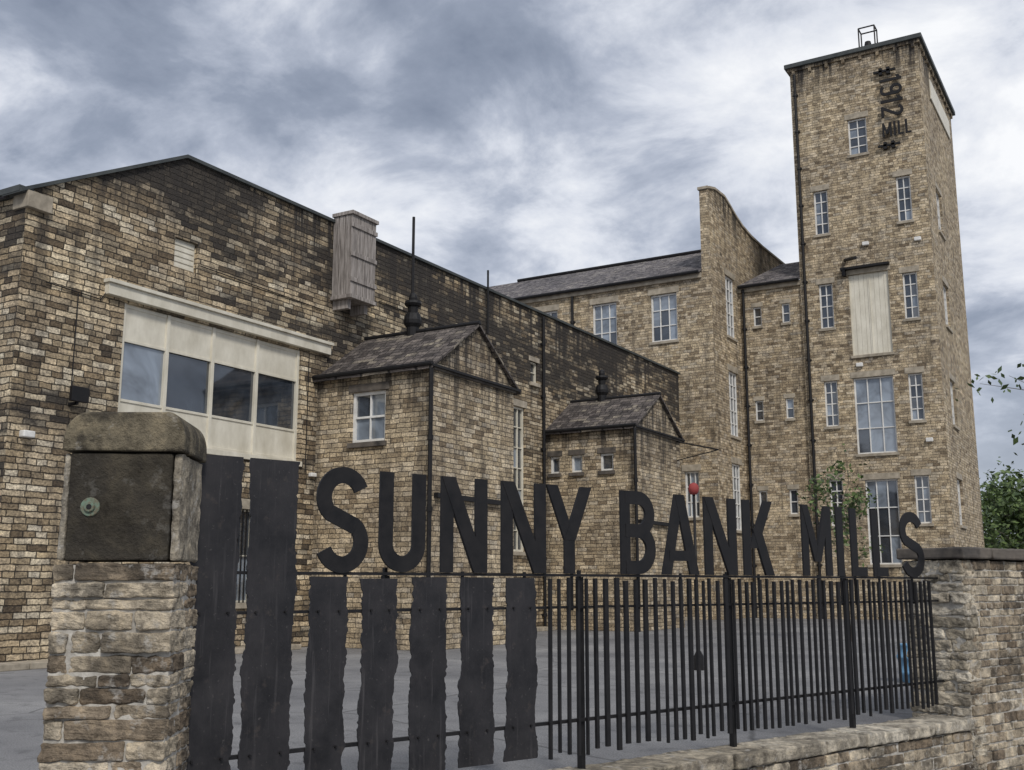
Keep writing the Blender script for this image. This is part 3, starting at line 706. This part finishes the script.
while s_<15.4:
    w=random.uniform(.5,.9); jblock(mb,fbox(FF,s_+.006,s_+w-.006,-.46,.36,1.79,1.92),.01); s_+=w
ob=par(mb.build("coping_stones",M_trimd,bevel=.02),rw); roughen(ob,.02,.1,3)

# ------------------------------------------------------------------ plants
def leaf(mb,c,s,mi=1):
    a=Vector((random.gauss(0,1),random.gauss(0,1),random.gauss(0,.7))).normalized(); t=Vector((random.gauss(0,1),random.gauss(0,1),random.gauss(0,1)))
    b=a.cross(t).normalized()
    c=Vector(c); mb.face([c-a*s,c-b*s*.5,c+a*s,c+b*s*.5],None,mi)
def tree(name,base,h,crown_r,crown_h,nleaf,ls,mats,trunk_r=.15,nl=14,seed=1,clump=.5,low=.35):
    random.seed(seed); mb=MB(); base=Vector(base)
    pts=[base]; 
    for i in range(1,7): pts.append(base+Vector((random.uniform(-.03,.03)*h,random.uniform(-.03,.03)*h,h*.92*i/6)))
    for i in range(6): mb.cyl(pts[i],pts[i+1],trunk_r*(1-i/6.6),trunk_r*(1-(i+1)/6.6),8,0,False)
    ends=[]
    for k in range(nl):
        t=random.uniform(low,.97); i=min(int(t*6),5); st=pts[i].lerp(pts[i+1],t*6-i)
        an=k*2.4+random.uniform(-.4,.4); rr=crown_r*(1-.55*abs((t-low)/(1-low)-.35))*random.uniform(.6,1.1)
        e=st+Vector((math.cos(an)*rr,math.sin(an)*rr,rr*random.uniform(.25,.8)))
        m=st.lerp(e,.5)+Vector((0,0,-.06*rr)); r=trunk_r*.38*(1-t*.5)
        mb.cyl(st,m,r,r*.6,6,0,False); mb.cyl(m,e,r*.6,r*.15,5,0,False)
        for f in (.45,.7,.9,1.05):
            c=st.lerp(e,f); ends.append((c,clump*crown_r*.5*random.uniform(.6,1.2)))
            for _ in range(2):
                e2=c+Vector((random.gauss(0,1),random.gauss(0,1),random.gauss(.3,.6)))*crown_r*.22
                mb.cyl(c,e2,r*.25,r*.08,4,0,False); ends.append((e2,clump*crown_r*.4*random.uniform(.5,1.1)))
    ends.append((pts[-1],clump*crown_r*.4))
    for _ in range(nleaf):
        c,r=random.choice(ends); v=Vector((random.gauss(0,.5),random.gauss(0,.5),random.gauss(0,.42)))*r
        leaf(mb,c+v,ls*random.uniform(.6,1.3),random.choice((1,1,2)))
    return mb.build(name,mats)
MT=[M_bark,M_leaf,M_leafd]
tree("sapling",(-7.3,30.5,0),5.6,.9,3,950,.075,MT,.04,16,5,.7,.4)
def cam_pt(fwd,right): return (-.5075*fwd+.8616*right,.8616*fwd+.5075*right,0)
for i,(fw,rt,h,r) in enumerate(((72,34.2,6.8,3.2),(80,40,8.2,4.5),(70,36.5,6.2,3.2),(95,43,9,5),(84,47,9,5),(60,34,5,3))):
    tree("tree",cam_pt(fw,rt),h,r,4,4200,.24,MT,.22,22,20+i,.9,.2)
tree("tree",cam_pt(21,13.0),5.4,2.6,5,5600,.085,MT,.2,26,41,.55,.35)

# ------------------------------------------------------------------ small yard things
lp=MB(); c=cam_pt(20,3.36)
lp.cyl(c,(c[0],c[1],3.15),.03,.026,8,0); lp.lathe((c[0],c[1],0),[(.09,0),(.09,.25),(.05,.32),(.035,.34)],10,0)
lp.lathe((c[0],c[1],3.14),[(.0,0),(.06,.01),(.09,.06),(.10,.11),(.09,.17),(.06,.21),(.0,.23)],14,1)
M_red=plain("red_paint",(.22,.03,.03),(.32,.055,.05),6,.7)
lp.build("globe_lamp_post",[M_black,M_red],smooth=True)
tb=MB(); c=cam_pt(17.5,6.35)
tb.lathe(c,[(.20,0),(.22,.02),(.25,.12),(.265,.13),(.265,.17),(.25,.18),(.27,.36),(.285,.37),(.285,.41),(.27,.42),(.25,.55),(.26,.56),(.26,.59),(.2,.59),(.0,.57)],18)
tb.build("blue_barrel",plain("faded_blue_plastic",(.12,.28,.48),(.22,.42,.60),5,.5),smooth=True)

# ------------------------------------------------------------------ sky and light
el=math.radians(42); 
sun_dir=Vector((.66,-.62,0)).normalized()*math.cos(el)+Vector((0,0,math.sin(el)))
sl=bpy.data.lights.new("sun","SUN"); sl.energy=2.1; sl.angle=math.radians(10); sl.color=(1,.955,.89)
so=bpy.data.objects.new("sun",sl); COL.objects.link(so); so.rotation_euler=(-sun_dir).to_track_quat('-Z','Y').to_euler(); so.location=(0,0,40)
N=NB("World",True); SC.world=N.m
sk=N.n("ShaderNodeTexSky",sky_type='NISHITA'); sk.sun_disc=False; sk.sun_elevation=el; sk.sun_rotation=math.atan2(sun_dir.x,sun_dir.y)
tc=N.n("ShaderNodeTexCoord"); s=N.sep(tc.outputs["Generated"])
zz=N.m_('ADD',N.m_('MAXIMUM',s[2],0.0),.30)
px=N.m_('DIVIDE',s[0],zz); py=N.m_('DIVIDE',s[1],zz)
n1=N.noise(N.vec(px,py,.6),1.15,6,.55,.15); n2=N.noise(N.vec(px,py,4.2),4.2,7,.62,.25); n0=N.noise(N.vec(px,py,9.1),.5,2,.5)
f=N.m_('ADD',N.m_('MULTIPLY',n1,.58),N.m_('ADD',N.m_('MULTIPLY',n2,.34),N.m_('MULTIPLY',n0,.30)))
cl=N.ramp(f,[(.50,(1.9,2.25,3.0)),(.565,(2.8,3.2,4.05)),(.61,(4.3,4.7,5.6)),(.655,(6.7,7.0,7.7)),(.72,(9.0,9.1,9.3))])
hz=N.smooth(s[2],.0,.25,.6,0.0)
cl=N.mix(hz,cl,(6.0,6.4,7.1))
c=N.mix(.95,sk.outputs[0],cl)
bg=N.n("ShaderNodeBackground"); N.put(bg.inputs[0],c); bg.inputs[1].default_value=.11
wo=N.n("ShaderNodeOutputWorld"); N.nt.links.new(bg.outputs[0],wo.inputs[0])
# ------------------------------------------------------------------ camera
cam=bpy.data.cameras.new("camera"); cam.sensor_width=36; cam.lens=1080/1024*36; cam.clip_start=.1; cam.clip_end=3000
co=bpy.data.objects.new("camera",cam); COL.objects.link(co); co.location=(0,0,1.5); co.rotation_euler=(math.radians(100.5),0,math.radians(30.5))
SC.camera=co
SC.view_settings.view_transform='Standard'; SC.view_settings.look='None'; SC.view_settings.exposure=0
